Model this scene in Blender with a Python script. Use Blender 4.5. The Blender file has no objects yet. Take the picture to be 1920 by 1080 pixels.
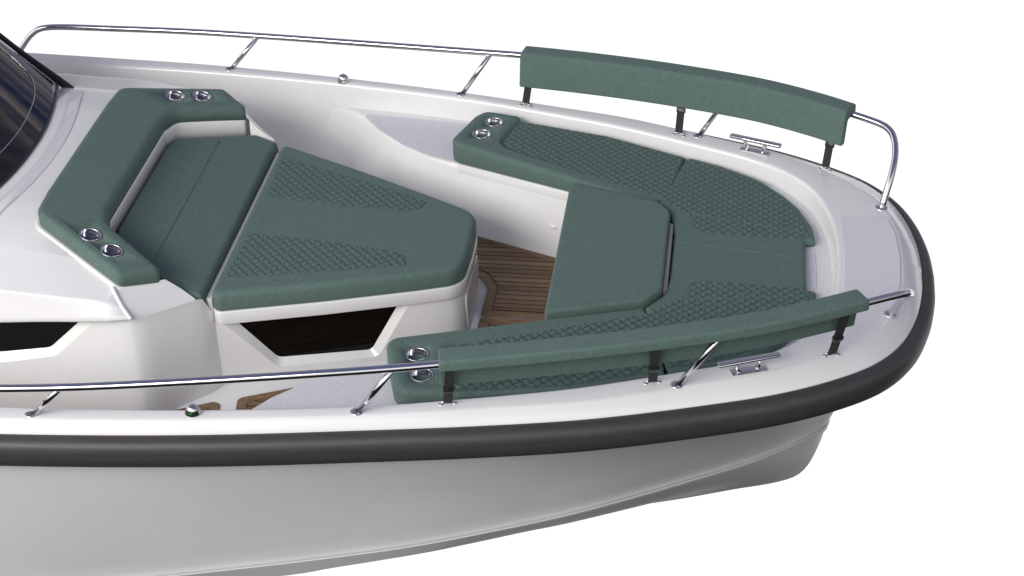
import bpy, bmesh, math, random
import numpy as np
from mathutils import Vector, Matrix, geometry
random.seed(7)
SC = bpy.context.scene
COL = SC.collection
PI = math.pi

# ------------------------------------------------------------------ helpers
def thing(name, loc, label, cat, group=None):
    o = bpy.data.objects.new(name, None); COL.objects.link(o)
    o.location = loc; o.empty_display_size = .1
    o['label'] = label; o['category'] = cat
    if group: o['group'] = group
    return o

def wloc(o):
    v = Vector((0, 0, 0))
    while o: v = v + Vector(o.location); o = o.parent
    return v

def obj(name, bm, mat, parent=None, smooth=True, label=None, sharp=None):
    """one mesh object from a bmesh in boat coordinates"""
    me = bpy.data.meshes.new(name)
    off = wloc(parent)
    bmesh.ops.translate(bm, verts=bm.verts, vec=-off)
    bmesh.ops.recalc_face_normals(bm, faces=bm.faces)
    for f in bm.faces: f.smooth = smooth
    if sharp is not None:
        for e in bm.edges:
            if len(e.link_faces) == 2 and e.calc_face_angle(0) > sharp: e.smooth = False
    bm.to_mesh(me); bm.free()
    o = bpy.data.objects.new(name, me); COL.objects.link(o)
    if mat: me.materials.append(mat)
    if parent: o.parent = parent
    if label: o['label'] = label
    return o

class Poly(list):
    """a rounded polygon that remembers its sharp corners, so it can be inset cleanly"""
    raw = None; seg = 6

def fillet(A, P, B, rr, seg):
    p = Vector(P); d1 = Vector(A)-p; d2 = Vector(B)-p; l1 = d1.length; l2 = d2.length
    d1 /= l1; d2 /= l2
    ang = d1.angle(d2)
    if rr <= 0 or ang > PI-.03: return [(p.x, p.y)]
    t = min(rr/math.tan(ang/2), l1*.48, l2*.48)
    R = t*math.tan(ang/2)
    c = p+(d1+d2).normalized()*(R/math.sin(ang/2))
    s = p+d1*t; e = p+d2*t
    a0 = math.atan2(s.y-c.y, s.x-c.x); a1 = math.atan2(e.y-c.y, e.x-c.x)
    da = (a1-a0+PI) % (2*PI)-PI
    k = max(2, int(seg*abs(da)/(PI/2)+1.5))
    return [(c.x+R*math.cos(a0+da*j/k), c.y+R*math.sin(a0+da*j/k)) for j in range(k+1)]

def rpath(pts, seg=8):
    """open path with rounded inner corners"""
    out = [tuple(pts[0][:2])]
    for i in range(1, len(pts)-1): out += fillet(pts[i-1][:2], pts[i][:2], pts[i+1][:2], pts[i][2] if len(pts[i]) > 2 else 0, seg)
    return out+[tuple(pts[-1][:2])]

def rpoly(pts, r=0., seg=6):
    """polygon (x,y[,radius]) with rounded corners, counter-clockwise"""
    pts = [(q[0], q[1], q[2] if len(q) > 2 else r) for q in pts]
    if sum(pts[i-1][0]*pts[i][1]-pts[i][0]*pts[i-1][1] for i in range(len(pts))) < 0: pts = pts[::-1]
    out = Poly(); out.raw = pts; out.seg = seg; n = len(pts)
    for i in range(n): out += fillet(pts[i-1][:2], pts[i][:2], pts[(i+1) % n][:2], pts[i][2], seg)
    return out

def area2(p): return sum(p[i-1][0]*p[i][1]-p[i][0]*p[i-1][1] for i in range(len(p)))/2

def densify(p, step):
    out = []
    for i in range(len(p)):
        a = p[i]; b = p[(i+1) % len(p)]
        k = max(1, int(math.dist(a, b)/step))
        for j in range(k): out.append((a[0]+(b[0]-a[0])*j/k, a[1]+(b[1]-a[1])*j/k))
    return out

def inset(p, d):
    """move a CCW polygon inwards by d"""
    if getattr(p, 'raw', None):
        n = len(p.raw); new = []
        for i in range(n):
            a = Vector(p.raw[i-1][:2]); b = Vector(p.raw[i][:2]); c = Vector(p.raw[(i+1) % n][:2]); r = p.raw[i][2]
            e1 = (b-a).normalized(); e2 = (c-b).normalized()
            n1 = Vector((-e1.y, e1.x)); n2 = Vector((-e2.y, e2.x)); m = (n1+n2).normalized(); k = max(.25, m.dot(n1))
            q = b+m*(d/k); cv = e1.x*e2.y-e1.y*e2.x
            if r > 0: r = max(.0012, r-d if cv > 0 else r+d)
            new.append((q.x, q.y, r))
        return rpoly(new, 0, p.seg)
    n = len(p); out = []
    for i in range(n):
        a = Vector(p[i-1]); b = Vector(p[i]); c = Vector(p[(i+1) % n])
        e1 = (b-a).normalized(); e2 = (c-b).normalized()
        n1 = Vector((-e1.y, e1.x)); n2 = Vector((-e2.y, e2.x))
        m = n1+n2
        if m.length < 1e-6: m = n1
        m.normalize(); k = max(.35, m.dot(n1))
        q = b+m*(d/k); out.append((q.x, q.y))
    return out

def ring(bm, p, zf): return [bm.verts.new((x, y, zf(x, y))) for x, y in p]
def bridge(bm, a, b):
    n = len(a)
    for i in range(n):
        bm.faces.new((a[i], a[(i+1) % n], b[(i+1) % n], b[i]))
def capfill(bm, loops):
    es = []
    for L in loops:
        for i in range(len(L)):
            e = bm.edges.get((L[i-1], L[i])) or bm.edges.new((L[i-1], L[i])); es.append(e)
    if len(loops) == 1:
        co = [[v.co for v in loops[0]]]
        for t in geometry.tessellate_polygon(co):
            bm.faces.new([loops[0][i] for i in t])
    else:
        bmesh.ops.triangle_fill(bm, use_beauty=True, edges=es)

def slab_bm(pts, ztop, zbot, bev=.01, holes=(), seg=5, bbev=0., bm=None, crown=0.):
    bm = bm or bmesh.new()
    p = pts
    if area2(p) < 0: p = list(p)[::-1]
    def prof(d, h): return ring(bm, inset(p, d), lambda x, y: ztop(x, y)-h)
    rings = []
    if bbev > 0:
        rings.append(ring(bm, inset(p, bbev), zbot))
        rings.append(ring(bm, inset(p, bbev*.3), lambda x, y: zbot(x, y)+bbev*.3))
        rings.append(ring(bm, p, lambda x, y: zbot(x, y)+bbev))
    else: rings.append(ring(bm, p, zbot))
    if bev > 0:
        for k in range(seg+1):
            a = PI/2*k/seg
            rings.append(prof(bev*(1-math.cos(a)), bev*(1-math.sin(a))-crown*.35*k/seg))
        rings.append(prof(bev*1.5, -crown*.5))
        if crown > 0: rings.append(prof(bev*2.2, -crown*.85))
    else: rings.append(prof(0, 0))
    for a, b in zip(rings, rings[1:]): bridge(bm, a, b)
    capfill(bm, [rings[0]][:1])
    hl = []
    for (cx, cy, r) in holes:
        c = [(cx+r*math.cos(-2*PI*i/28), cy+r*math.sin(-2*PI*i/28)) for i in range(28)]
        cc = crown*.85
        t = ring(bm, c, lambda x, y: ztop(x, y)+cc); b = ring(bm, c, lambda x, y: ztop(x, y)-.03)
        bridge(bm, t, b); hl.append(t)
    capfill(bm, [rings[-1]]+hl)
    return bm

def slab(name, pts, ztop, zbot, mat, parent, **k):
    lab = k.pop('label', None)
    return obj(name, slab_bm(pts, ztop, zbot, **k), mat, parent, label=lab)

def pl(z0, sx, x0): return lambda x, y: z0+sx*(x-x0)
def less(f, d): return lambda x, y: f(x, y)-d

def tube_bm(path, r, seg=14, bm=None, closed_ends=True, flat=1.):
    bm = bm or bmesh.new()
    P = [Vector(p) for p in path]; n = len(P); rings = []
    up = Vector((0, 0, 1)); prevN = None
    for i in range(n):
        t = (P[min(i+1, n-1)]-P[max(i-1, 0)]).normalized()
        if prevN is None:
            nrm = up-t*up.dot(t)
            if nrm.length < .05: nrm = Vector((1, 0, 0))-t*t.x
        else: nrm = prevN-t*prevN.dot(t)
        nrm.normalize(); prevN = nrm; b = t.cross(nrm)
        rr = r[i] if isinstance(r, (list, tuple)) else r
        rings.append([bm.verts.new(P[i]+nrm*(rr*flat*math.cos(2*PI*k/seg))+b*(rr*math.sin(2*PI*k/seg))) for k in range(seg)])
    for a, b in zip(rings, rings[1:]): bridge(bm, a, b)
    if closed_ends:
        bm.faces.new(rings[0][::-1]); bm.faces.new(rings[-1])
    return bm

def spline(pts, step=.02):
    """centripetal-ish Catmull-Rom through points (any dimension), resampled"""
    P = [np.array(p, float) for p in pts]
    P = [2*P[0]-P[1]]+P+[2*P[-1]-P[-2]]
    out = []
    for i in range(1, len(P)-2):
        p0, p1, p2, p3 = P[i-1:i+3]
        k = max(2, int(np.linalg.norm(p2-p1)/step))
        t0 = 0; t1 = t0+np.linalg.norm(p1-p0)**.5; t2 = t1+np.linalg.norm(p2-p1)**.5; t3 = t2+np.linalg.norm(p3-p2)**.5
        for j in range(k):
            t = t1+(t2-t1)*j/k
            A1 = (t1-t)/(t1-t0)*p0+(t-t0)/(t1-t0)*p1
            A2 = (t2-t)/(t2-t1)*p1+(t-t1)/(t2-t1)*p2
            A3 = (t3-t)/(t3-t2)*p2+(t-t2)/(t3-t2)*p3
            B1 = (t2-t)/(t2-t0)*A1+(t-t0)/(t2-t0)*A2
            B2 = (t3-t)/(t3-t1)*A2+(t-t1)/(t3-t1)*A3
            out.append((t2-t)/(t2-t1)*B1+(t-t1)/(t2-t1)*B2)
    out.append(P[-2]); return np.array(out)

def resample(arr, n, w=None):
    d = np.r_[0, np.cumsum(np.linalg.norm(np.diff(arr, axis=0), axis=1))]
    s = np.linspace(0, 1, n)
    if w: s = 1-(1-s)**w
    s = s*d[-1]
    return np.stack([np.interp(s, d, arr[:, k]) for k in range(arr.shape[1])], 1)

def lathe_bm(prof, origin, axis=(0, 0, 1), seg=32, bm=None, sx=1., xdir=None):
    bm = bm or bmesh.new()
    ax = Vector(axis).normalized()
    u = Vector(xdir) if xdir else (Vector((1, 0, 0)) if abs(ax.x) < .9 else Vector((0, 1, 0)))
    u = (u-ax*u.dot(ax)).normalized(); v = ax.cross(u); o = Vector(origin); rings = []
    for r, z in prof:
        if r < 1e-5: rings.append([bm.verts.new(o+ax*z)])
        else: rings.append([bm.verts.new(o+ax*z+u*(r*sx*math.cos(2*PI*k/seg))+v*(r*math.sin(2*PI*k/seg))) for k in range(seg)])
    for a, b in zip(rings, rings[1:]):
        if len(a) == 1 and len(b) == 1: continue
        if len(a) == 1:
            for i in range(seg): bm.faces.new((a[0], b[i], b[(i+1) % seg]))
        elif len(b) == 1:
            for i in range(seg): bm.faces.new((a[i], a[(i+1) % seg], b[0]))
        else: bridge(bm, a, b)
    return bm

def box_bm(c, ex, ey, ez, bm=None, bev=0.):
    bm = bm or bmesh.new()
    c = Vector(c); ex, ey, ez = Vector(ex), Vector(ey), Vector(ez)
    vs = [bm.verts.new(c+ex*i+ey*j+ez*k) for i in (-1, 1) for j in (-1, 1) for k in (-1, 1)]
    fs = [bm.faces.new([vs[q] for q in f]) for f in ((0, 1, 3, 2), (4, 6, 7, 5), (0, 4, 5, 1), (2, 3, 7, 6), (0, 2, 6, 4), (1, 5, 7, 3))]
    if bev: bmesh.ops.bevel(bm, geom=list({e for f in fs for e in f.edges}), offset=bev, segments=2, affect='EDGES', profile=.5)
    return bm

def mir(p): return [(q[0], -q[1])+tuple(q[2:]) for q in p][::-1]
def sym(half):
    """half outline on the port side, from aft to forward -> closed outline"""
    return list(half)+mir(half)
def xmap(v, s): return (v[0], v[1]*s, v[2])

# ------------------------------------------------------------------ materials
def mat(name):
    m = bpy.data.materials.new(name); m.use_nodes = True
    nt = m.node_tree; return m, nt, nt.nodes['Principled BSDF']
def node(nt, t, **k):
    n = nt.nodes.new(t)
    for a, v in k.items(): setattr(n, a, v)
    return n
def coords(nt, scale=(1, 1, 1), rot=(0, 0, 0)):
    tc = node(nt, 'ShaderNodeTexCoord'); mp = node(nt, 'ShaderNodeMapping')
    mp.inputs['Scale'].default_value = scale; mp.inputs['Rotation'].default_value = rot
    nt.links.new(tc.outputs['Object'], mp.inputs['Vector']); return mp.outputs['Vector']
def noise(nt, vec, scale, detail=3., rough=.6):
    n = node(nt, 'ShaderNodeTexNoise'); n.inputs['Scale'].default_value = scale
    n.inputs['Detail'].default_value = detail; n.inputs['Roughness'].default_value = rough
    nt.links.new(vec, n.inputs['Vector']); return n.outputs['Fac']
def ramp(nt, fac, stops):
    r = node(nt, 'ShaderNodeValToRGB')
    el = r.color_ramp.elements
    while len(el) < len(stops): el.new(.5)
    for e, (p, c) in zip(el, stops): e.position = p; e.color = (*c, 1)
    nt.links.new(fac, r.inputs['Fac']); return r.outputs['Color']
def bump(nt, h, strength, dist, bsdf, prev=None):
    b = node(nt, 'ShaderNodeBump'); b.inputs['Strength'].default_value = strength; b.inputs['Distance'].default_value = dist
    nt.links.new(h, b.inputs['Height'])
    if prev: nt.links.new(prev, b.inputs['Normal'])
    nt.links.new(b.outputs['Normal'], bsdf.inputs['Normal']); return b.outputs['Normal']
def math_(nt, op, a, b=None, c=None):
    n = node(nt, 'ShaderNodeMath', operation=op)
    for i, v in enumerate((a, b, c)):
        if v is None: continue
        if isinstance(v, (int, float)): n.inputs[i].default_value = v
        else: nt.links.new(v, n.inputs[i])
    return n.outputs[0]

def gelcoat(name, col, rough=.22, var=.02):
    m, nt, b = mat(name)
    v = coords(nt); f = noise(nt, v, 3.5, 4)
    c = ramp(nt, f, [(.3, tuple(x*(1-var) for x in col)), (.7, tuple(min(1, x*(1+var)) for x in col))])
    nt.links.new(c, b.inputs['Base Color'])
    b.inputs['Roughness'].default_value = rough
    b.inputs['Coat Weight'].default_value = .6; b.inputs['Coat Roughness'].default_value = .06
    bump(nt, noise(nt, v, 9, 2), .06, .004, b)
    return m
WHITE = gelcoat('white_gelcoat', (.785, .785, .775))
HULLM = gelcoat('hull_gelcoat', (.66, .662, .668), .40)
HULLM.node_tree.nodes['Principled BSDF'].inputs['Coat Weight'].default_value = .05

def rubber():
    m, nt, b = mat('dark_rubber'); v = coords(nt, (1, 6, 18)); f = noise(nt, v, 3, 4)
    nt.links.new(ramp(nt, f, [(.3, (.040, .037, .038)), (.7, (.052, .049, .050))]), b.inputs['Base Color'])
    b.inputs['Roughness'].default_value = .48
    bump(nt, noise(nt, coords(nt), 60, 3), .15, .002, b); return m
RUBBER = rubber()

def fabric(name, base, vary=.19):
    m, nt, b = mat(name)
    v = coords(nt)
    vs = coords(nt, (70, 260, 160)); vs2 = coords(nt, (260, 90, 160))
    f1 = noise(nt, vs, 1., 2); f2 = noise(nt, vs2, 1., 2)
    big = noise(nt, v, 32, 5, .7)
    mx = math_(nt, 'MAXIMUM', f1, f2)
    s = math_(nt, 'ADD', math_(nt, 'MULTIPLY', mx, .72), math_(nt, 'MULTIPLY', big, .28))
    lo = tuple(x*(1-vary) for x in base); hi = tuple(x*(1+vary) for x in base)
    fl = tuple(x*(1+vary*2.6)+.012 for x in base)
    nt.links.new(ramp(nt, s, [(.40, lo), (.56, base), (.66, hi), (.76, fl)]), b.inputs['Base Color'])
    b.inputs['Roughness'].default_value = .82
    b.inputs['Specular IOR Level'].default_value = .25
    b.inputs['Sheen Weight'].default_value = .12; b.inputs['Sheen Roughness'].default_value = .45
    b.inputs['Sheen Tint'].default_value = (.75, .95, .85, 1)
    w = math_(nt, 'ADD', f1, f2)
    n1 = bump(nt, noise(nt, v, 9, 3), .25, .006, b)
    bump(nt, w, .35, .0012, b, n1); return m
GREEN = (.102, .158, .139)
FABRIC = fabric('green_fabric', GREEN)
QUILT = fabric('green_quilted_fabric', tuple(x*.97 for x in GREEN), .2)
def dark_seam(m):  # groove lines darkened in colour: thread together with groove shade
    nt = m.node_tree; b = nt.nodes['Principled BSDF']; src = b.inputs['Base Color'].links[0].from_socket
    at = node(nt, 'ShaderNodeAttribute', attribute_name='stitch_shade')
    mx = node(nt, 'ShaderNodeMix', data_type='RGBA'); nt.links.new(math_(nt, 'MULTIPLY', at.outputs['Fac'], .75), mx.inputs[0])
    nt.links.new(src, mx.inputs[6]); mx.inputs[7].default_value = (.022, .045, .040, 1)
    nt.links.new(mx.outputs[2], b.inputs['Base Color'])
dark_seam(QUILT)

def chrome():
    m, nt, b = mat('polished_steel'); b.inputs['Metallic'].default_value = 1
    b.inputs['Base Color'].default_value = (.64, .64, .66, 1); b.inputs['Roughness'].default_value = .07
    bump(nt, noise(nt, coords(nt), 30, 2), .03, .002, b); return m
CHROME = chrome()

def simple(name, col, rough=.5, metal=0., **k):
    m, nt, b = mat(name); b.inputs['Roughness'].default_value = rough; b.inputs['Metallic'].default_value = metal
    f = noise(nt, coords(nt), 25, 3)
    nt.links.new(ramp(nt, f, [(.3, tuple(x*.93 for x in col)), (.7, tuple(x*1.07 for x in col))]), b.inputs['Base Color'])
    for a, v in k.items(): b.inputs[a].default_value = v
    return m
BLACKGLASS = simple('black_window_glass', (.004, .004, .0035), .05, **{'Specular IOR Level': .28})
BUCKLE = simple('black_plastic', (.012, .012, .012), .35)
GREENLENS = simple('green_lens', (.015, .16, .04), .2)
REDLENS = simple('red_lens', (.30, .02, .02), .15)
DARKLENS = simple('dark_lens', (.02, .022, .02), .08)
LAMPW = simple('white_plastic', (.88, .88, .86), .3)
BLACKTRIM = simple('black_trim', (.012, .013, .018), .3)
BOARD = simple('pale_laminate', (.52, .48, .44), .4)
CAULK = simple('black_caulk', (.012, .010, .009), .6)

def webbing():
    m, nt, b = mat('black_webbing'); v = coords(nt)
    w = node(nt, 'ShaderNodeTexWave', wave_type='BANDS', bands_direction='Z'); w.inputs['Scale'].default_value = 75
    w.inputs['Distortion'].default_value = 1.5; nt.links.new(v, w.inputs['Vector'])
    nt.links.new(ramp(nt, w.outputs['Fac'], [(.2, (.008, .008, .008)), (.8, (.035, .035, .036))]), b.inputs['Base Color'])
    b.inputs['Roughness'].default_value = .7; bump(nt, w.outputs['Fac'], .6, .002, b); return m
WEB = webbing()

def teak():
    m, nt, b = mat('teak_planks'); v = coords(nt)
    sep = node(nt, 'ShaderNodeSeparateXYZ'); nt.links.new(v, sep.inputs[0])
    P = .0385
    q = math_(nt, 'DIVIDE', sep.outputs['Y'], P)
    fr = math_(nt, 'FRACT', math_(nt, 'ADD', q, 50.))
    idx = math_(nt, 'FLOOR', math_(nt, 'ADD', q, 50.))
    d = math_(nt, 'ABSOLUTE', math_(nt, 'SUBTRACT', fr, .5))
    line = math_(nt, 'GREATER_THAN', d, .415)
    wn = node(nt, 'ShaderNodeTexWhiteNoise', noise_dimensions='1D'); nt.links.new(idx, wn.inputs['W'])
    g = noise(nt, coords(nt, (3, 70, 40)), 1., 5, .65)
    fac = math_(nt, 'ADD', math_(nt, 'MULTIPLY', g, .7), math_(nt, 'MULTIPLY', wn.outputs['Value'], .3))
    wood = ramp(nt, fac, [(.25, (.125, .075, .037)), (.5, (.215, .132, .066)), (.75, (.30, .192, .103))])
    mx = node(nt, 'ShaderNodeMix', data_type='RGBA'); nt.links.new(line, mx.inputs[0]); nt.links.new(wood, mx.inputs[6])
    mx.inputs[7].default_value = (.010, .008, .007, 1)
    nt.links.new(mx.outputs[2], b.inputs['Base Color']); b.inputs['Roughness'].default_value = .6
    bump(nt, math_(nt, 'SUBTRACT', g, math_(nt, 'MULTIPLY', line, .6)), .3, .002, b); return m
TEAK = teak()
def teakplain():
    m, nt, b = mat('teak_margin'); g = noise(nt, coords(nt, (12, 60, 40)), 1., 5, .65)
    nt.links.new(ramp(nt, g, [(.25, (.13, .08, .04)), (.5, (.22, .136, .069)), (.75, (.30, .192, .105))]), b.inputs['Base Color'])
    b.inputs['Roughness'].default_value = .6; bump(nt, g, .25, .002, b); return m
TEAKM = teakplain()
def dashstreaks():  # brown and navy streaks reflected in the glass, put into the dashboard colour
    m, nt, b = mat('dash_reflection_streaks'); v = coords(nt)
    w = node(nt, 'ShaderNodeTexWave', wave_type='BANDS', bands_direction='Y'); w.inputs['Scale'].default_value = 2.2
    w.inputs['Distortion'].default_value = 2.; w.inputs['Detail'].default_value = 2; w.inputs['Detail Scale'].default_value = 2.; nt.links.new(coords(nt, (.5, 1.2, 1), (0, 0, .5)), w.inputs['Vector'])
    nt.links.new(ramp(nt, w.outputs['Fac'], [(.2, (.02, .025, .05)), (.55, (.14, .105, .085)), (.8, (.28, .23, .20))]), b.inputs['Base Color'])
    b.inputs['Roughness'].default_value = .5; return m
DASH = dashstreaks()

def nonskid():
    m, nt, b = mat('grey_nonskid')
    vo = node(nt, 'ShaderNodeTexVoronoi'); vo.inputs['Scale'].default_value = 88; vo.inputs['Randomness'].default_value = .35
    nt.links.new(coords(nt, (1, 1, .1), (0, 0, .5)), vo.inputs['Vector'])
    f = math_(nt, 'SUBTRACT', 1., vo.outputs['Distance'])
    nt.links.new(ramp(nt, f, [(.35, (.63, .63, .66)), (.75, (.74, .74, .765))]), b.inputs['Base Color'])
    b.inputs['Roughness'].default_value = .5; bump(nt, f, .3, .0015, b); return m
NONSKID = nonskid()

def glass():
    m, nt, b = mat('tinted_windscreen'); nt.nodes.remove(b)
    out = nt.nodes['Material Output']
    tr = node(nt, 'ShaderNodeBsdfTransparent'); tr.inputs['Color'].default_value = (.42, .44, .52, 1)
    gl = node(nt, 'ShaderNodeBsdfGlossy'); gl.inputs['Roughness'].default_value = .03; gl.inputs['Color'].default_value = (.9, .92, 1, 1)
    fr = node(nt, 'ShaderNodeFresnel'); fr.inputs['IOR'].default_value = 1.5
    mx = node(nt, 'ShaderNodeMixShader'); nt.links.new(fr.outputs[0], mx.inputs[0]); nt.links.new(tr.outputs[0], mx.inputs[1]); nt.links.new(gl.outputs[0], mx.inputs[2])
    nt.links.new(mx.outputs[0], out.inputs['Surface']); return m
GLASS = glass()

# ------------------------------------------------------------------ the boat: lines (x forward, y to port, z up)
zg = lambda x: .60-.012*x                        # height of the gunwale
boat = thing('motor_boat', (-1.6, 0, -1.25), 'white motor boat bow with dark rubber fender, dark windscreen and teak cockpit floor', 'boat')

INNER = [(-4.5, 1.56), (-3.4, 1.535), (-2.9, 1.522), (-2.14, 1.456), (-1.42, 1.347), (-1.0, 1.247), (-.6, 1.135), (-.17, .972), (.08, .865), (.26, .745), (.38, .60), (.45, .42), (.488, .22), (.498, 0)]
BEVEL = [(-4.5, 1.66), (-3.4, 1.625), (-2.88, 1.60), (-2.13, 1.522), (-1.4, 1.410), (-.96, 1.318), (-.54, 1.222), (-.16, 1.085), (.14, .968), (.38, .835), (.56, .69), (.68, .55), (.745, .40), (.782, .2), (.79, 0)]
FTOP = [(-4.5, 1.695), (-3.4, 1.665), (-2.88, 1.637), (-2.13, 1.560), (-1.4, 1.446), (-.96, 1.368), (-.53, 1.275), (-.06, 1.128), (.242, 1.014), (.49, .878), (.65, .752), (.76, .60), (.833, .405), (.872, .19), (.882, 0)]
SHEER = [(-4.5, 1.675), (-2.9, 1.615), (-2.14, 1.540), (-1.39, 1.425), (-.96, 1.347), (-.53, 1.255), (-.06, 1.10), (.20, .985), (.40, .86), (.56, .71), (.68, .54), (.75, .37), (.785, .19), (.795, 0)]
N = 110
def curve(pts):
    c = spline([(x, y, 0) for x, y in pts])
    c[:, 1] = np.maximum(c[:, 1], 0); c[-1, 1] = 0
    return resample(c, N, 1.25)[:, :2]
CI, CB, CF, CS = curve(INNER), curve(BEVEL), curve(FTOP), curve(SHEER)
def normals(c):
    t = np.gradient(c, axis=0); t /= np.linalg.norm(t, axis=1)[:, None]
    n = np.stack([-t[:, 1], t[:, 0]], 1); n[-1] = (1, 0); return n      # outward on the port side
NI, NB, NF = normals(CI), normals(CB), normals(CF)

def full(half):                                   # port half (aft->bow) -> whole loop port aft .. bow .. starboard aft
    h = [tuple(p) for p in half]
    return h+[(p[0], -p[1], p[2]) for p in h[-2::-1]]
def loft(sections, close=False):
    """sections: list of point rows, each row a full() line"""
    bm = bmesh.new()
    R = [[bm.verts.new(p) for p in row] for row in sections]
    for a, b in zip(R, R[1:]):
        for i in range(len(a)-1): bm.faces.new((a[i], a[i+1], b[i+1], b[i]))
    return bm
def row(c, n, off, z): return full([(p[0]+q[0]*off, max(0, p[1]+q[1]*off), z(p[0])) for p, q in zip(c, n)])
Z = lambda d: (lambda x: zg(x)-d)

# gunwale: rolled inner edge, flat top, bevelled outer face
obj('gunwale', loft([row(CI, NI, -.012, Z(.045)), row(CI, NI, -.006, Z(.018)), row(CI, NI, -.002, Z(.006)), row(CI, NI, .006, Z(.0012)), row(CI, NI, .016, Z(0)),
                     row(CB, NB, -.010, Z(0)), row(CB, NB, -.003, Z(.0012)), row(CB, NB, .003, Z(.0055)),
                     row(CF, NF, -.006, Z(.044)), row(CF, NF, -.004, Z(.056)), row(CF, NF, -.006, Z(.15))]), WHITE, boat)
# inside skin, falling to the side deck
LIN = [(-.012, .045), (-.017, .07), (-.024, .10), (-.034, .13), (-.046, .19), (-.06, .26), (-.078, .33), (-.105, .385), (-.15, .425), (-.21, .448), (-.27, .456)]
obj('inner_skin', loft([row(CI, NI, o, Z(d)) for o, d in LIN]), WHITE, boat)
# rubber fender
FEN = [(-.006, .054), (.003, .051), (.018, .053), (.034, .060), (.047, .071), (.0545, .086), (.0575, .105), (.0565, .135), (.051, .163), (.040, .183), (.024, .196), (.006, .200), (-.03, .200)]
obj('fender', loft([row(CF, NF, o, Z(d)) for o, d in FEN]), RUBBER, boat)

# hull
def c3(pts):
    c = spline(pts, .03); c[:, 1] = np.maximum(c[:, 1], 0); c[-1, 1] = 0
    return resample(c, N, 1.25)
zs = lambda x: zg(x)-.19
S3 = np.array([(p[0], p[1], zs(p[0])) for p in CS])
CH = c3([(-4.5, 1.52, -.58), (-3.3, 1.47, -.46), (-2.55, 1.39, -.377), (-2.163, 1.34, -.333), (-1.687, 1.26, -.287), (-1.297, 1.18, -.25), (-.886, 1.06, -.211), (-.657, .98, -.192), (-.43, .87, -.185), (-.122, .68, -.198), (.199, .42, -.253), (.40, .21, -.292), (.505, .09, -.312), (.53, 0, -.322)])
CL = c3([(-4.5, 1.50, -.70), (-3.3, 1.45, -.57), (-2.55, 1.37, -.478), (-1.825, 1.262, -.418), (-1.70, 1.245, -.392), (-1.304, 1.165, -.337), (-.888, 1.045, -.264), (-.659, .965, -.238), (-.43, .855, -.228), (-.122, .665, -.226), (.20, .405, -.270), (.395, .20, -.306), (.498, .08, -.328), (.522, 0, -.338)])
KE = c3([(-4.5, 0, -1.50), (-1.6, 0, -1.28), (-.807, 0, -1.095), (-.49, 0, -.996), (-.166, 0, -.904), (.099, 0, -.819), (.25, 0, -.775), (.345, 0, -.738), (.397, 0, -.705), (.438, 0, -.650), (.477, 0, -.544), (.508, 0, -.42), (.520, 0, -.345)])
rows = []
for k in range(9):
    t = k/8
    sag = .055*math.sin(PI*t)
    r = S3*(1-t)+CH*t
    w = np.clip((r[:, 0]+2.6)/2.6, 0, 1)
    r = r.copy(); r[:, 1] = np.maximum(0, r[:, 1]-sag*w*np.minimum(1, r[:, 1]*3))
    rows.append(full(r))
d_ = CH.copy(); d_[:, 1] = np.maximum(0, d_[:, 1]-.002); d_[:, 2] -= .04; rows.append(full(d_))
obj('hull', loft(rows), HULLM, boat)
k4 = np.minimum(1, CH[:, 1]*4)
def off(c, dy, dz): c = c.copy(); c[:, 1] = np.maximum(0, c[:, 1]+dy*k4); c[:, 2] += dz; return c
CL = off(CL, -.004, -.004)
rows = [full(off(CH, .004, -.035)), full(off(CH, .017, -.009)), full(off(CH, .0185, -.007)), full(off(CH, .020, -.013)), full(CL)]
obj('spray_rail', loft(rows), HULLM, boat, sharp=.5)
rows = []
for k in range(9):
    t = k/8; r = CL*(1-t)+KE*t
    r = r.copy(); r[:, 2] -= .04*math.sin(PI*t)*np.clip(r[:, 1]*2, 0, 1)
    r[:, 1] = np.maximum(0, r[:, 1]); rows.append(full(r))
obj('hull_bottom', loft(rows), HULLM, boat)

# floor
zf = .15
sole = [(-4.5, 1.32), (-2.9, 1.28), (-2.1, 1.21), (-1.4, 1.1), (-.6, .9), (-.1, .6), (.1, .3)]
slab('cockpit_sole', sym(sole), lambda x, y: zf-.004, lambda x, y: zf-.03, WHITE, boat, bev=0)

def teak_panel(pts, r=.02):
    p = rpoly(pts, r)
    m = slab('teak_panel', p, lambda x, y: zf+.003, lambda x, y: zf-.004, TEAKM, boat, bev=.002, seg=2)
    q = inset(p, .046)
    bm = bmesh.new(); ring_ = ring(bm, q, lambda x, y: zf+.0045); capfill(bm, [ring_])
    obj('caulk_line', bm, CAULK, m)
    q = inset(p, .0505)
    bm = bmesh.new(); ring_ = ring(bm, q, lambda x, y: zf+.006); capfill(bm, [ring_])
    obj('planking', bm, TEAK, m)
TF = [(-1.165, .008, .012), (-1.165, .25, .05), (-1.215, .345, .05), (-1.95, .655, 0), (-2.17, .752, .035), (-2.11, 1.14, .03), (-1.86, 1.04), (-1.72, .97), (-1.31, .762, 0), (-.88, .565, 0), (-.42, .36, .03), (-.36, .2, .05), (-.36, .008, .01)]
TA = [(-2.24, .772, .035), (-2.42, .86, .03), (-2.62, .98, .05), (-4.3, .99, .05), (-4.3, 1.22, .05), (-2.2, 1.17, .03)]
for s in (1, -1):
    for T in (TF, TA): teak_panel([(x, y*s, *r) for x, y, *r in T])

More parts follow.
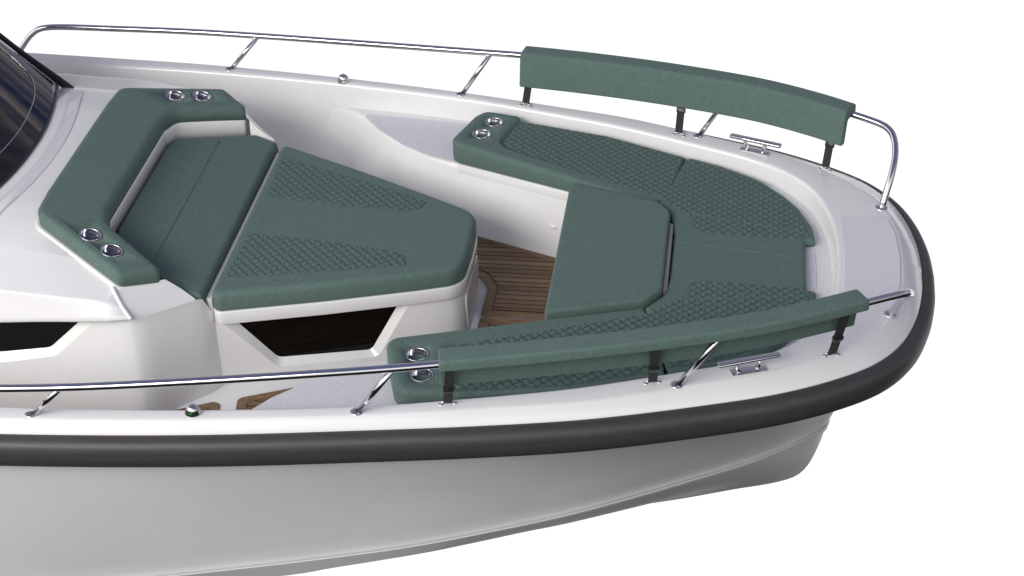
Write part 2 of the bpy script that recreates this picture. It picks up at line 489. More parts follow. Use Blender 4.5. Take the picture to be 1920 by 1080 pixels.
# bench base: one U of gelcoat round the bow with its step platforms
def path(pts, step=.03): return [tuple(p) for p in spline(pts, step)]
STEP = path([(-2.30, 1.475), (-2.18, 1.440), (-2.03, 1.375), (-1.915, 1.272), (-1.83, 1.165), (-1.735, 1.065), (-1.58, .955), (-1.43, .885)], .03)
FRONT = STEP+[(-.42, .478)]+rpath([(-.42, .478), (-.27, .40, .12), (-.25, .2, .1), (-.25, 0)])[1:]
FRONT = [FRONT[0]]+[q for p, q in zip(FRONT, FRONT[1:]) if math.dist(p, q) > .004]
def shift(p, d):                                  # move an open path sideways towards the centreline
    a = np.array(p); t = np.gradient(a, axis=0); t /= np.linalg.norm(t, axis=1)[:, None]
    n = np.stack([t[:, 1], -t[:, 0]], 1); return a+n*d
zb = .50
fr = np.array(FRONT)
def frow(d, z): return full([(p[0], max(0, p[1]), z) for p in shift(fr, d)])
bm = bmesh.new()
lv = [(.10, zf-.01), (.094, zf+.012), (.082, zf+.04), (.02, zb-.03), (.008, zb-.012), (.003, zb-.004), (-.006, zb-.0008), (-.016, zb)]
R = [[bm.verts.new(p) for p in frow(d, z)] for d, z in lv]
for a, b in zip(R, R[1:]):
    for i in range(len(a)-1): bm.faces.new((a[i], a[i+1], b[i+1], b[i]))
outer = [(p[0]+q[0]*-.02, p[1]+q[1]*-.02) for p, q in zip(CI, NI) if p[0] > -2.29]
out = [bm.verts.new(p) for p in full([(x, max(0, y), zb) for x, y in outer])]
loop = R[-1]+out[::-1]
for t in geometry.tessellate_polygon([[v.co for v in loop]]): bm.faces.new([loop[i] for i in t])
obj('bench_base', bm, WHITE, boat)
for s in (1, -1):                                 # lid along the top of the bench front
    a = np.array([(-1.39, .868), (-.45, .49)])
    bm = bmesh.new()
    A = Vector((a[0][0], a[0][1]*s, zb-.024)); B = Vector((a[1][0], a[1][1]*s, zb-.024))
    d = (B-A)/2; nn = Vector((d.y, -d.x, 0)).normalized()*s
    if nn.y*s > 0: nn = -nn
    up = Vector((0, 0, .0215))-nn*.006
    box_bm((A+B)/2+nn*.006, d, nn*.012, up, bm, .003)
    obj('locker_lid', bm, WHITE, boat)
# white courtesy lamp on the port bench front
bm = lathe_bm([(.026, 0), (.026, .004), (.020, .009), (0, .011)], (-.879, .605, .306), (-.37, -.90, .22), 24, None, .55, (0, 0, 1))
obj('courtesy_light', bm, LAMPW, boat)

def flat_patch(name, pts, z, material, r=.02):
    slab(name, rpoly(pts, r), lambda x, y: z+.003, lambda x, y: z-.002, material, boat, bev=.0015, seg=2)
for s in (1, -1):
    flat_patch('nonskid_patch', [(x, y*s, r) for x, y, r in [(-1.99, 1.348, .02), (-1.87, 1.185, .05), (-1.72, 1.035, .05), (-1.56, .925, .05), (-1.40, .86, .01), (-1.20, .86, .01), (-1.15, 1.20, .01), (-1.42, 1.283, .01)]], zb, NONSKID)
flat_patch('nonskid_patch', [(.512, .345), (.735, .345), (.765, .22, .2), (.776, 0, .4), (.765, -.22, .2), (.735, -.345), (.512, -.345), (.527, 0, .5)], zg(.6), NONSKID)
flat_patch('nonskid_patch', [(.30, .165), (.402, .165), (.408, 0, .3), (.402, -.165), (.30, -.165)], zb, NONSKID)

# ------------------------------------------------------------------ cabin front, console
def wall_y(x): return .655-.385*(x+2.26)
rimz = pl(.505, -.08, -2.26)
BODY = [(-4.5, .95, .60), (-3.2, .95, .66), (-2.66, .95, .70), (-2.60, .95, .70), (-2.55, .950, .702), (-2.518, .939, .696), (-2.47, .895, .683), (-2.40, .82, .674), (-2.345, .762, .668), (-2.308, .726, .663), (-2.288, .700, .650), (-2.275, .680, .60)]
CONS = [(-2.26, wall_y(-2.26)), (-1.34, wall_y(-1.34))]+rpath([(-1.34, wall_y(-1.34)), (-1.2, .225, .13), (-1.2, 0)], 10)[1:]
def wallstrip(bm, pts, zbot=zf-.01):
    lo = [bm.verts.new((x, y, zbot)) for x, y, z in pts]; hi = [bm.verts.new((x, y, z)) for x, y, z in pts]
    for i in range(len(pts)-1): bm.faces.new((lo[i], lo[i+1], hi[i+1], hi[i]))
def plate(bm, outer, inner, place):
    """flat plate with a hole; place maps (u,v) to 3D"""
    o = [bm.verts.new(place(*p)) for p in outer]; i = [bm.verts.new(place(*p)) for p in inner]
    n = len(o)
    es = [bm.edges.new((L[k-1], L[k])) for L in (o, i) for k in range(len(L))]
    bmesh.ops.triangle_fill(bm, use_beauty=True, edges=es)
bm = bmesh.new()
P = BODY+[(x, y, rimz(x, y)+.02) for x, y in CONS]
wallstrip(bm, [(x, y, z) for x, y, z in P])       # port side is solid
starb = [(x, -y, z) for x, y, z in P]
k0 = 2                                            # starboard: trunk wall and console wall carry windows
wallstrip(bm, starb[2:len(BODY)+1]); wallstrip(bm, starb[len(BODY)+1:])
CWO = rpoly([(-2.235, .494), (-1.44, .432), (-1.588, .168, .05), (-2.02, .198, .06)], .004)   # frame outer, console window (x,z)
CWI = rpoly([(-2.187, .492), (-1.476, .436), (-1.612, .196, .035), (-2.015, .236, .05)], .004)
TWO = rpoly([(-4.45, .59), (-2.70, .672), (-2.892, .482, .08), (-3.16, .425, .2), (-4.45, .37)], .004)
TWI = rpoly([(-4.40, .588), (-2.758, .668), (-2.93, .505, .07), (-3.16, .466, .2), (-4.40, .415)], .004)
cp = lambda x, z: (x, -wall_y(x), z); tp = lambda x, z: (x, -.95, z)
plate(bm, [(-2.26, zf-.01), (-1.34, zf-.01), (-1.34, rimz(-1.34, 0)+.02), (-2.26, rimz(-2.26, 0)+.02)], CWO, cp)
plate(bm, [(-4.5, zf-.01), (-2.66, zf-.01), (-2.66, .70), (-4.5, .615)], TWO, tp)
bmesh.ops.remove_doubles(bm, verts=bm.verts, dist=.0005)
obj('cabin_front', bm, WHITE, boat, sharp=.6)
def window(outer, inner, place, inn):
    """sloping white reveal round a sunk pane"""
    n = Vector(inn)
    bm = bmesh.new()
    O = densify(outer, .03); 
    I = [min(densify(inner, .002), key=lambda q: math.dist(q, p)) for p in O]
    a = [bm.verts.new(place(*p)) for p in O]; b = [bm.verts.new(Vector(place(*p))+n*.028) for p in I]
    bridge(bm, a, b)
    bm2 = bmesh.new(); g = [bm2.verts.new(Vector(place(*p))+n*.027) for p in inner]
    capfill(bm2, [g])
    pane = obj('window', bm2, BLACKGLASS, boat, smooth=False)
    obj('window_frame', bm, WHITE, pane)
window(CWO, CWI, cp, Vector((-.36, .93, 0)))
window(TWO, TWI, tp, Vector((0, 1, 0)))

# moulded trunk top with its overhanging lip
ST = [  # x, top z, crease1 (y,z), crease2 (y,z), lip (y,z)
    (-4.5, .97, .78, .915, 1.0, .865, 1.02, .61), (-3.4, .955, .77, .905, .995, .852, 1.015, .665), (-3.07, .95, .76, .895, .99, .840, 1.01, .685),
    (-2.95, .93, .755, .885, .985, .828, 1.005, .692), (-2.85, .90, .755, .868, .978, .815, 1.002, .697), (-2.76, .868, .76, .845, .970, .804, 1.0, .701),
    (-2.68, .840, .78, .825, .962, .794, .998, .705), (-2.62, .818, .80, .810, .960, .783, .996, .708)]
bm = bmesh.new(); R = []
for x, zt, y1, z1, y2, z2, y3, z3 in ST:
    yi = float(np.interp(x, [-2.80, -2.735, -2.58, -2.43], [.55, .60, .715, .78]))
    well = [(0, .5), (.35, .5), (yi-.012, .5), (yi, zt-.05)] if x > -2.9 else [(0, zt+.004), (.2, zt+.003), (.4, zt+.002), (.5, zt)]
    half = well+[(y1-.008, z1+.0025), (y1, z1), (y1+.008, z1-.0025), (y2-.008, z2+.0025), (y2, z2), (y2+.003, z2-.008), (y3-.001, z3+.03), (y3+.003, z3+.01), (y3-.003, z3), (y3-.012, z3-.004), (.945, z3-.004)]
    R.append([bm.verts.new((x, y, z)) for y, z in half[::-1]]+[bm.verts.new((x, -y, z)) for y, z in half[1:]])
half = [(-2.60, 0, .5), (-2.60, .35, .5), (-2.60, .675, .5), (-2.60, .69, .75), (-2.60, .865, .804), (-2.598, .88, .803), (-2.596, .89, .800), (-2.566, .938, .767), (-2.562, .945, .763), (-2.559, .948, .754), (-2.530, .970, .734), (-2.518, .978, .719), (-2.519, .976, .712), (-2.525, .970, .709), (-2.53, .945, .709)]
R.append([bm.verts.new(p) for p in half[::-1]]+[bm.verts.new((x, -y, z)) for x, y, z in half[1:]])
for a, b in zip(R, R[1:]):
    for i in range(len(a)-1): bm.faces.new((a[i], a[i+1], b[i+1], b[i]))
for s in (1, -1):
    tube_bm([xmap(p, s) for p in spline([(-2.616, .880, .812), (-2.588, .915, .787), (-2.560, .944, .758), (-2.532, .968, .735), (-2.517, .978, .719)], .01)], .0095, 10, bm)
for side in (R[-1][:len(half)-3], R[-1][-(len(half)-3):]):
    for q in geometry.tessellate_polygon([[Vector((v.co.y, v.co.z, 0)) for v in side]]): bm.faces.new([side[i] for i in q])
obj('cabin_trunk', bm, WHITE, boat, sharp=1.1)
# facets beside the seat
for s in (1, -1):
    left = [(-2.612, .880, .806), (-2.588, .912, .786), (-2.560, .940, .757), (-2.535, .955, .728), (-2.516, .943, .699)]
    right = [(-2.430, .738, .770), (-2.40, .728, .742), (-2.37, .722, .715), (-2.34, .722, .690), (-2.309, .729, .669)]
    bm = bmesh.new(); R = []
    for p, q in zip(left, right):
        R.append([bm.verts.new(xmap(tuple(Vector(p).lerp(Vector(q), k/6)), s)) for k in range(7)])
    for p, q in zip(R, R[1:]):
        for i in range(6): bm.faces.new((p[i], p[i+1], q[i+1], q[i]))
    def skirt(vs, dx, dy, dz):
        lo = [bm.verts.new(v.co+Vector((dx, dy*s, dz))) for v in vs]
        for i in range(len(vs)-1): bm.faces.new((vs[i], vs[i+1], lo[i+1], lo[i]))
    skirt([r[-1] for r in R], 0, -.004, -.09); skirt(R[-1], .0012, .0012, -.010)
    obj('seat_shoulder', bm, WHITE, boat, sharp=.7)
slab('seat_divider', [(-2.286, .665), (-2.2605, .665), (-2.2605, -.665), (-2.286, -.665)], lambda x, y: .628, lambda x, y: .5, WHITE, boat, bev=.004, seg=2)
# frame round the coaming and seat
ct = pl(.835, -.29, -2.43)
def coam(g):
    h = [(-2.432, .748, .025), (-2.585, .872, .03), (-3.030, .600, .085), (-3.040, .42, .10)]
    hi = [(-2.432, .745), (-2.58, .645, 0), (-2.735, .53, .09), (-2.765, .42, .06)]
    return rpoly(h+mir(h)+[(x, -y, *r) for x, y, *r in hi[1:]]+[(x, y, *r) for x, y, *r in hi[1:]][::-1], 0, 8)
cpoly = coam(0)
h_ = [(-2.440, .745, .02), (-2.592, .882, .02), (-3.044, .611, .085), (-3.054, .42, .10)]; hi_ = [(-2.44, .748), (-2.585, .642, 0), (-2.732, .53, .09), (-2.762, .42, .06)]
slab('coaming', rpoly(h_+mir(h_)+[(x, -y, *r) for x, y, *r in hi_[1:]]+[(x, y, *r) for x, y, *r in hi_[1:]][::-1], 0, 8), less(ct, .074), less(ct, .20), WHITE, boat, bev=.008, seg=3)
slab('seat_base', rpoly([(-2.262, .655), (-2.36, .67), (-2.74, .50), (-2.80, .40), (-2.80, -.40), (-2.74, -.50), (-2.36, -.67), (-2.262, -.655)], .02), pl(.60, -.29, -2.29), lambda x, y: .5, WHITE, boat, bev=.006, seg=2)
# rim under the sunpad
SUN = [(-2.258, .695, .035), (-1.79, .510, 0), (-1.40, .340, 0), (-1.20, .245, .14), (-1.192, 0, 0)]
sunz = pl(.672, -.08, -2.26)
SUNP = rpoly(SUN+mir(SUN[:-1]), 0, 12)
slab('sunpad_rim', inset(SUNP, -.003), less(sunz, .098), less(sunz, .165), WHITE, boat, bev=.006, seg=3, bbev=.004)
# locker door let into the console front
bm = slab_bm(rpoly([(-.16, .17), (.16, .17), (.19, .40, .04), (-.19, .40, .04)], .03), lambda x, y: .004, lambda x, y: -.004, .003, seg=2)
bmesh.ops.transform(bm, matrix=Matrix(((0, 0, 1, -1.2), (1, 0, 0, 0), (0, 1, 0, 0), (0, 0, 0, 1))), verts=bm.verts)
obj('locker_door', bm, WHITE, boat)

# windscreen
def wsbase(y): return -3.262-.25*y*y
bm = bmesh.new(); ys = np.linspace(-.74, .74, 61); K = 12
G = [[None]*len(ys) for _ in range(K+1)]
for k in range(K+1):
    t = k/K
    for j, y in enumerate(ys):
        rise = .95*t
        yy = y*(1-.06*t); x = wsbase(y)-rise*1.02-.02*t*t; z = .952-.02*(abs(y)/.74)**3+rise
        G[k][j] = bm.verts.new((x, yy, z))
for k in range(K):
    for j in range(len(ys)-1): bm.faces.new((G[k][j], G[k][j+1], G[k+1][j+1], G[k+1][j]))
ws = obj('windscreen', bm, GLASS, boat)
def wpt(y, t, up=0.): 
    rise = .95*t
    return (wsbase(y)-rise*1.02-.02*t*t+up*.7, y*(1-.06*t), .952-.02*(abs(y)/.74)**3+rise+up*.7)
for s in (1, -1):
    bm = bmesh.new(); R = []
    for t in np.linspace(-.03, 1, 18):
        x, y, z = wpt(.745, t); w = float(np.interp(t, [0, .18], [.040, .014]))
        R.append([bm.verts.new((x+dx, (y+dy)*s, z+dz)) for dx, dy, dz in ((-.004, -.010, -.004), (w, -.010, .006), (w+.004, -.004, .007), (w+.004, .004, .007), (w, .010, .006), (-.004, .010, -.004))])
    for p, q in zip(R, R[1:]): bridge(bm, p, q)
    bm.faces.new(R[0]); bm.faces.new(R[-1])
    obj('windscreen_frame', bm, BLACKTRIM, ws, sharp=.8)
bm = tube_bm([wpt(y, .012, .003) for y in np.linspace(-.745, .745, 60)], .007, 8); obj('windscreen_seal', bm, BLACKTRIM, ws)
arc = [wpt(y, t, .002) for y, t in spline([(-.66, .16), (-.45, .105), (-.1, .085), (.25, .085), (.45, .095), (.56, .125), (.605, .19), (.615, .32), (.615, .6), (.615, .95)], .03)]  # arc of light on the glass, modelled as a thin steel tube
obj('windscreen_glint', tube_bm(arc, .0022, 6), CHROME, ws)
# raised gutter band round the screen foot, slope shading put into its grey
SATINSHADE = gelcoat('satin_shaded_gelcoat', (.66, .665, .68), .5)
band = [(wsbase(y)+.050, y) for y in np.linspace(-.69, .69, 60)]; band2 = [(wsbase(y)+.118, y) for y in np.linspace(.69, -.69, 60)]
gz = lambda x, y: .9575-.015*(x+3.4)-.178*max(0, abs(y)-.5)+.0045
slab('screen_gutter', band+band2, gz, less(gz, .03), SATINSHADE, boat, bev=.0012, seg=1)
# dashboard with painted reflection streaks and dim cabin behind the glass
bm = bmesh.new()
v = [bm.verts.new((wsbase(y)-.03, y, .962)) for y in np.linspace(-.70, .70, 21)]+[bm.verts.new(p) for p in [(-4.4, .74, 1.02), (-4.4, -.74, 1.02)]]
for q in geometry.tessellate_polygon([[w.co for w in v]]): bm.faces.new([v[i] for i in q])
obj('dashboard', bm, DASH, boat)
bm = bmesh.new()
box_bm((-4.42, 0, 1.45), (.01, 0, 0), (0, .75, 0), (0, 0, .5), bm)
obj('cabin_bulkhead', bm, BLACKTRIM, boat)
for s in (1, -1):
    bm = bmesh.new()
    bm.faces.new([bm.verts.new(p) for p in [(-3.43, .735*s, .94), (-4.42, .735*s, .94), (-4.42, .69*s, 1.90)]])
    obj('cabin_side', bm, BLACKTRIM, boat)
for y in (-.42, .42):
    bm = bmesh.new()
    box_bm((-3.95, y, 1.10), (.03, 0, .01), (0, .2, 0), (-.05, 0, .16), bm, .02)
    obj('helm_seat', bm, BUCKLE, boat)

# ------------------------------------------------------------------ steel fittings
RAIL = [(-2.60, 1.607, .815), (-2.0, 1.525, .832), (-1.29, 1.412, .858), (-1.12, 1.381, .866), (-.7, 1.292, .878), (-.29, 1.185, .886), (.13, 1.045, .892), (.40, .915, .892), (.553, .828, .889)]
TAIL = [(.655, .768, .886), (.715, .728, .880), (.748, .69, .862), (.763, .645, .828), (.764, .59, .785), (.752, .535, .735), (.733, .49, .668), (.712, .45, .586)]
AFT = [(-4.02, 1.60, .61), (-3.97, 1.615, .68), (-3.91, 1.635, .755), (-3.86, 1.642, .79), (-3.80, 1.646, .803), (-3.4, 1.652, .806), (-3.0, 1.642, .809)]
for s in (1, -1):
    full_path = [xmap(p, s) for p in spline(AFT+RAIL+TAIL, .03)]
    rail = obj('handrail', tube_bm(full_path, .0168, 18), CHROME, boat)
    for (bx, by, tx, ty, tz) in [(-2.764, 1.557, -2.60, 1.606, .808), (-1.456, 1.395, -1.292, 1.412, .850), (-.183, 1.068, -.005, 1.092, .882)]:
        z0 = zg(bx)
        obj('stanchion', tube_bm([xmap((bx, by, z0-.01), s), xmap((tx, ty, tz), s)], .013, 16), CHROME, rail)
        obj('flange', lathe_bm([(.027, 0), (.027, .0025), (.022, .005), (.012, .006)], xmap((bx, by, z0), s), (0, 0, 1), 28), CHROME, rail)
    obj('flange', lathe_bm([(.030, 0), (.030, .0025), (.025, .005), (.014, .006)], xmap((.712, .45, zg(.71)), s), (0, 0, 1), 28), CHROME, rail)

for s in (1, -1):                                 # mooring cleats
    d = Vector((.254, -.099*s, .004)).normalized(); n = Vector((.099*s, .254, 0)).normalized(); up = Vector((0, 0, 1))
    c = Vector((.107, .941*s, .657))
    bm = bmesh.new(); prof = rpoly([(-.017, -.010), (.017, -.010), (.017, .008), (-.017, .008)], .008, 5)
    r0 = None
    for t, k in ((-.137, .55), (-.135, .85), (-.130, 1), (.130, 1), (.135, .85), (.137, .55)):
        r1 = [bm.verts.new(c+d*t+n*(a*k)+up*(b*k)) for a, b in prof]
        if r0: bridge(bm, r0, r1)
        else: bm.faces.new(r1)
        r0 = r1
    bm.faces.new(r0)
    cl = obj('mooring_cleat', bm, CHROME, boat, sharp=.7)
    pc = Vector((.107, .937*s, zg(.107)))
    bm = bmesh.new(); box_bm(pc+up*.003, d*.075, n*.024, up*.003, bm, .0015); obj('base_plate', bm, CHROME, cl, sharp=.5)
    for q in (-1, 1):
        obj('cleat_post', tube_bm([pc+d*(.042*q)+up*.003, pc+d*(.043*q)+up*.012, c+d*(.054*q)-up*.014, c+d*(.056*q)-up*.006], [.016, .0105, .0095, .014], 14), CHROME, cl)

for s in (1, -1):                                 # side lights
    c = Vector((-2.112, 1.478*s, zg(-2.112)))
    bm = lathe_bm([(r*.8, h*.92) for r, h in [(.038, 0), (.038, .004), (.0355, .008), (.034, .014), (.031, .026), (.024, .037), (.013, .0435), (0, .0455)]], c, (0, 0, 1), 36, None, 1.12)
    nl = obj('navigation_light', bm, CHROME, boat)
    def patch(a0, a1, h, k):
        b = bmesh.new(); R = []
        for i in range(15):
            a = a0+(a1-a0)*i/14
            R.append([b.verts.new(c+Vector((r*.8*k*1.12*math.cos(a), r*.8*k*math.sin(a)*s, z*.92))) for r, z in h])
        for i in range(14):
            for j in range(len(h)-1): b.faces.new((R[i][j], R[i+1][j], R[i+1][j+1], R[i][j+1]))
        return b
    H = [(.0378, .005), (.0362, .0085), (.0350, .014), (.0335, .020), (.0315, .026)]
    obj('lens_band', patch(math.radians(28), math.radians(158), H, 1.03), DARKLENS, nl)
    obj('lens', patch(math.radians(82), math.radians(106), [(.0352, .014), (.0338, .019), (.0325, .0225)], 1.06), GREENLENS if s < 0 else REDLENS, nl)

STR = [(-1.098, 1.300), (-.283, 1.064), (.451, .787)]
for s in (1, -1):
    for x, y in STR:
        bm = bmesh.new()
        for q in (-1, 1): 
            lathe_bm([(.0105, 0), (.0105, .002), (.007, .004), (0, .005)], (x+.027*q, (y-.008*q)*s, zg(x)), (0, 0, 1), 14, bm)
            tube_bm([(x+.026*q, (y-.008*q)*s, zg(x)+.002), (x+.022*q, (y-.007*q)*s, zg(x)+.011), (x, y*s, zg(x)+.014)], .0035, 8, bm)
        obj('pad_eye', bm, CHROME, boat)

# ------------------------------------------------------------------ cushions
CUPM = simple('cup_steel', (.42, .42, .46), .14, 1.)
def cup_holder(cx, cy, zf_, parent, r=.052):
    e = .01
    n = Vector((-(zf_(cx+e, cy)-zf_(cx-e, cy))/(2*e), -(zf_(cx, cy+e)-zf_(cx, cy-e))/(2*e), 1)).normalized()
    k = r/.056
    bm = lathe_bm([(.055*k, 0), (.0545*k, .0018), (.051*k, .0028), (.0475*k, .002), (.0455*k, -.003), (.0445*k, -.016), (.0425*k, -.018), (.041*k, -.080), (.037*k, -.088), (.016*k, -.088), (.014*k, -.082), (.006*k, -.081), (0, -.083)], (cx, cy, zf_(cx, cy)+.0006), n, 36)
    obj('cup_holder', bm, CUPM, parent)

def inside_dist(P, poly):
    """signed distance of points to a polygon (positive inside)"""
    x, y = P[:, 0], P[:, 1]; ins = np.zeros(len(P), bool); d = np.full(len(P), 9.)
    n = len(poly)
    for i in range(n):
        ax, ay = poly[i-1]; bx, by = poly[i]
        c = ((ay > y) != (by > y)); 
        with np.errstate(divide='ignore', invalid='ignore'):
            xi = (bx-ax)*(y-ay)/(by-ay)+ax
        ins ^= c & (x < xi)
        L2 = (bx-ax)**2+(by-ay)**2+1e-12
        t = np.clip(((x-ax)*(bx-ax)+(y-ay)*(by-ay))/L2, 0, 1)
        d = np.minimum(d, np.hypot(x-ax-t*(bx-ax), y-ay-t*(by-ay)))
    return np.where(ins, d, -d)

def quilt(name, poly, zfn, parent, cell=.0345, relief=.0048, ang=45., res=.0028):
    """basket-woven quilting as real relief: woven strands, each puffed and dipping under its neighbour"""
    p = np.array(poly); x0, y0 = p.min(0)-res; x1, y1 = p.max(0)+res
    xs = np.arange(x0, x1+res, res); ysv = np.arange(y0, y1+res, res)
    X, Y = np.meshgrid(xs, ysv, indexing='ij'); Q = np.stack([X.ravel(), Y.ravel()], 1)
    sd = inside_dist(Q, poly)
    a = math.radians(ang); u = (Q[:, 0]*math.cos(a)+Q[:, 1]*math.sin(a))/cell; v = (-Q[:, 0]*math.sin(a)+Q[:, 1]*math.cos(a))/cell
    iu, iv = np.floor(u), np.floor(v); fu, fv = u-iu, v-iv
    odd = ((iu+iv) % 2) > .5
    s = np.where(odd, fu, fv); l = np.where(odd, fv, fu)            # across and along the upper strand
    pil = (1-np.abs(2*fu-1)**5)*(1-np.abs(2*fv-1)**5)
    puff = (1-np.abs(2*s-1)**3)*(.45+.55*np.sin(PI*np.clip(l, 0, 1)))
    h = .62*pil+.45*puff
    du = np.minimum(fu, 1-fu); dv = np.minimum(fv, 1-fv)
    h -= .45*np.exp(-(np.minimum(du, dv)/.065)**2)
    h -= .40*np.exp(-((np.minimum(s, 1-s)-.19)/.045)**2)
    stitch_shade = np.maximum(np.exp(-(np.minimum(du, dv)/.055)**2), .8*np.exp(-((np.minimum(s, 1-s)-.19)/.04)**2))*np.clip(sd/.004, 0, 1)
    stitch_shade = np.maximum(stitch_shade, .8*np.exp(-((sd-.004)/.0025)**2))
    border = np.exp(-((sd-.004)/.003)**2)
    z = np.array([zfn(q[0], q[1]) for q in Q])+np.where(sd > 0, relief*(h-.55)*np.clip(sd/.012, 0, 1)+.0035*np.clip(sd/.006, 0, 1), -.006)-.003*border
    keep = (sd > -res*1.2).reshape(X.shape)
    idx = -np.ones(X.shape, int); idx[keep] = np.arange(keep.sum())
    verts = np.stack([Q[:, 0], Q[:, 1], z], 1)[keep.ravel()]-np.array(wloc(parent))
    k = keep[:-1, :-1] & keep[1:, :-1] & keep[1:, 1:] & keep[:-1, 1:]
    F = np.stack([idx[:-1, :-1][k], idx[1:, :-1][k], idx[1:, 1:][k], idx[:-1, 1:][k]], 1)
    me = bpy.data.meshes.new(name); me.from_pydata(verts.tolist(), [], F.tolist())
    at = me.attributes.new('stitch_shade', 'FLOAT', 'POINT'); at.data.foreach_set('value', stitch_shade[keep.ravel()].astype(np.float32))
    me.polygons.foreach_set('use_smooth', [True]*len(F)); me.materials.append(QUILT)
    o = bpy.data.objects.new(name, me); COL.objects.link(o); o.parent = parent; return o
def seam(parent, pts, r=.0022, material=None):
    obj('seam', tube_bm(pts, r, 8), material or FABRIC, parent)

# sunpad
sp = thing('sunpad_cushion', (-1.75, 0, .57), 'large trapezoid green sunpad with two quilted strips, lying above the black cockpit window', 'cushion')
slab('cushion_body', SUNP, sunz, less(sunz, .097), FABRIC, sp, bev=.028, seg=6, bbev=.010)
for s in (1, -1):
    q = [(-2.232, .560, .01), (-2.214, .165, .01), (-1.80, .158, 0), (-1.52, .178, .03), (-1.465, .215, .03), (-1.450, .288, .01), (-1.86, .435, 0)]
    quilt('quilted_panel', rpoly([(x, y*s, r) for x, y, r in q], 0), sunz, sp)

# aft seat
seatz = pl(.672, -.285, -2.295)
st = thing('seat_cushion', (-2.5, 0, .62), 'plain green seat cushion with one cross seam, framed by the U-shaped bolster', 'cushion')
SEAT = [(-2.288, .702, .02), (-2.40, .722, .02), (-2.735, .47, .05), (-2.752, .38, .05)]
slab('cushion_body', rpoly(SEAT+mir(SEAT)), seatz, less(seatz, .085), FABRIC, st, bev=.022, seg=6)
seam(st, [(-2.54, y, seatz(-2.54, y)+.0002) for y in np.linspace(-.56, .56, 20)], .0014, simple('dark_seam', (.04, .075, .062), .8))

# U-shaped bolster
cb = thing('bolster_cushion', (-2.8, 0, .9), 'thick U-shaped green bolster with four steel cup holders, below the windscreen', 'cushion')
CUPS = [(-2.768, .660), (-2.655, .728)]
slab('cushion_body', cpoly, ct, less(ct, .072), FABRIC, cb, bev=.030, seg=6, holes=[(x, y*s, .046) for x, y in CUPS for s in (1, -1)])
for x, y in CUPS:
    for s in (1, -1): cup_holder(x, y*s, ct, cb)

# bow bench
GR = 'cushions of the U-shaped bow bench'
qz = pl(.560, -.03, -.3); bz = pl(.558, -.06, -.35)
for s, lab in ((1, 'green bench cushion with quilted top and two cup holders, beside the far handrail'), (-1, 'green bench cushion with quilted top and two cup holders, behind the near handrail')):
    t = thing('bench_cushion', (-.85, .85*s, .50), lab, 'cushion', GR)
    M = lambda L: [(p[0], p[1]*s)+tuple(p[2:]) for p in L]
    BODYP = [(-1.425, .885, .05), (-1.338, 1.165, .06), (-1.30, 1.225, .05), (-1.116, 1.205, .02), (-.646, 1.098, 0), (-.228, .932, .008), (-.360, .455, .008)]
    LP = [(-1.440, .872, .07), (-1.350, 1.165, .09), (-1.30, 1.238, .06), (-1.100, 1.208, .03), (-1.190, .885, .085), (-.318, .512, .01), (-.358, .441, .012)]
    b = rpoly(M(BODYP))
    slab('cushion_body', inset(b, .005), less(qz, .004), lambda x, y: zb+.003, FABRIC, t, bev=.022, seg=5)
    cups = [(-1.238, 1.112), (-1.282, .973)]
    slab('armrest', rpoly(M(LP), 0, 9), bz, lambda x, y: zb+.002, FABRIC, t, bev=.026, seg=6, holes=[(x, y*s, .046) for x, y in cups], bbev=.008)
    for x, y in cups: cup_holder(x, y*s, bz, t)
    QP = [(-1.118, 1.182, .02), (-1.190, .905, .05), (-1.135, .838, .03), (-.305, .488, .01), (-.245, .915, .01), (-.646, 1.080, 0)]
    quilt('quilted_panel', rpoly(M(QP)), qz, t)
t = thing('bow_cushion', (.05, 0, .50), 'curved green bow cushion with plain centre and quilted wings, ahead of the table cushion', 'cushion', GR)
BOW = [(-.352, .447, .008), (-.222, .930, .008), (-.064, .868, 0), (.08, .785, 0), (.15, .735, 0), (.26, .61, 0), (.331, .50, .1), (.39, .34, .1), (.404, .215, .015), (.356, .206, .008)]
BIN = [(-.255, .19, .1), (-.276, .335, .1)]
bp = rpoly(BOW+mir(BOW)+[(x, -y, r) for x, y, r in BIN[::-1]]+BIN, 0)
slab('cushion_body', bp, qz, lambda x, y: zb+.003, FABRIC, t, bev=.022, seg=6)
for s in (1, -1):
    q = [(-.232, .900, .01), (-.064, .838, 0), (.08, .757, 0), (.14, .712, 0), (.24, .598, 0), (.308, .49, .08), (.362, .335, .05), (.378, .232, .01), (.335, .205, .01), (-.11, .200, .05), (-.172, .235, .04), (-.188, .325, .05), (-.265, .415, .05), (-.335, .47, .01)]
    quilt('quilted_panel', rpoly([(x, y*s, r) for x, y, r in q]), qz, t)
    seam(t, [(x, y*s, qz(x, y)+.002) for x, y in zip(np.linspace(-.19, .385, 24), np.linspace(.372, .262, 24))], .0028)
    seam(t, [(x, y*s, qz(x, y)-.0002) for x, y in zip(np.linspace(-.215, .35, 24), np.linspace(.112, .045, 24))], .0026)

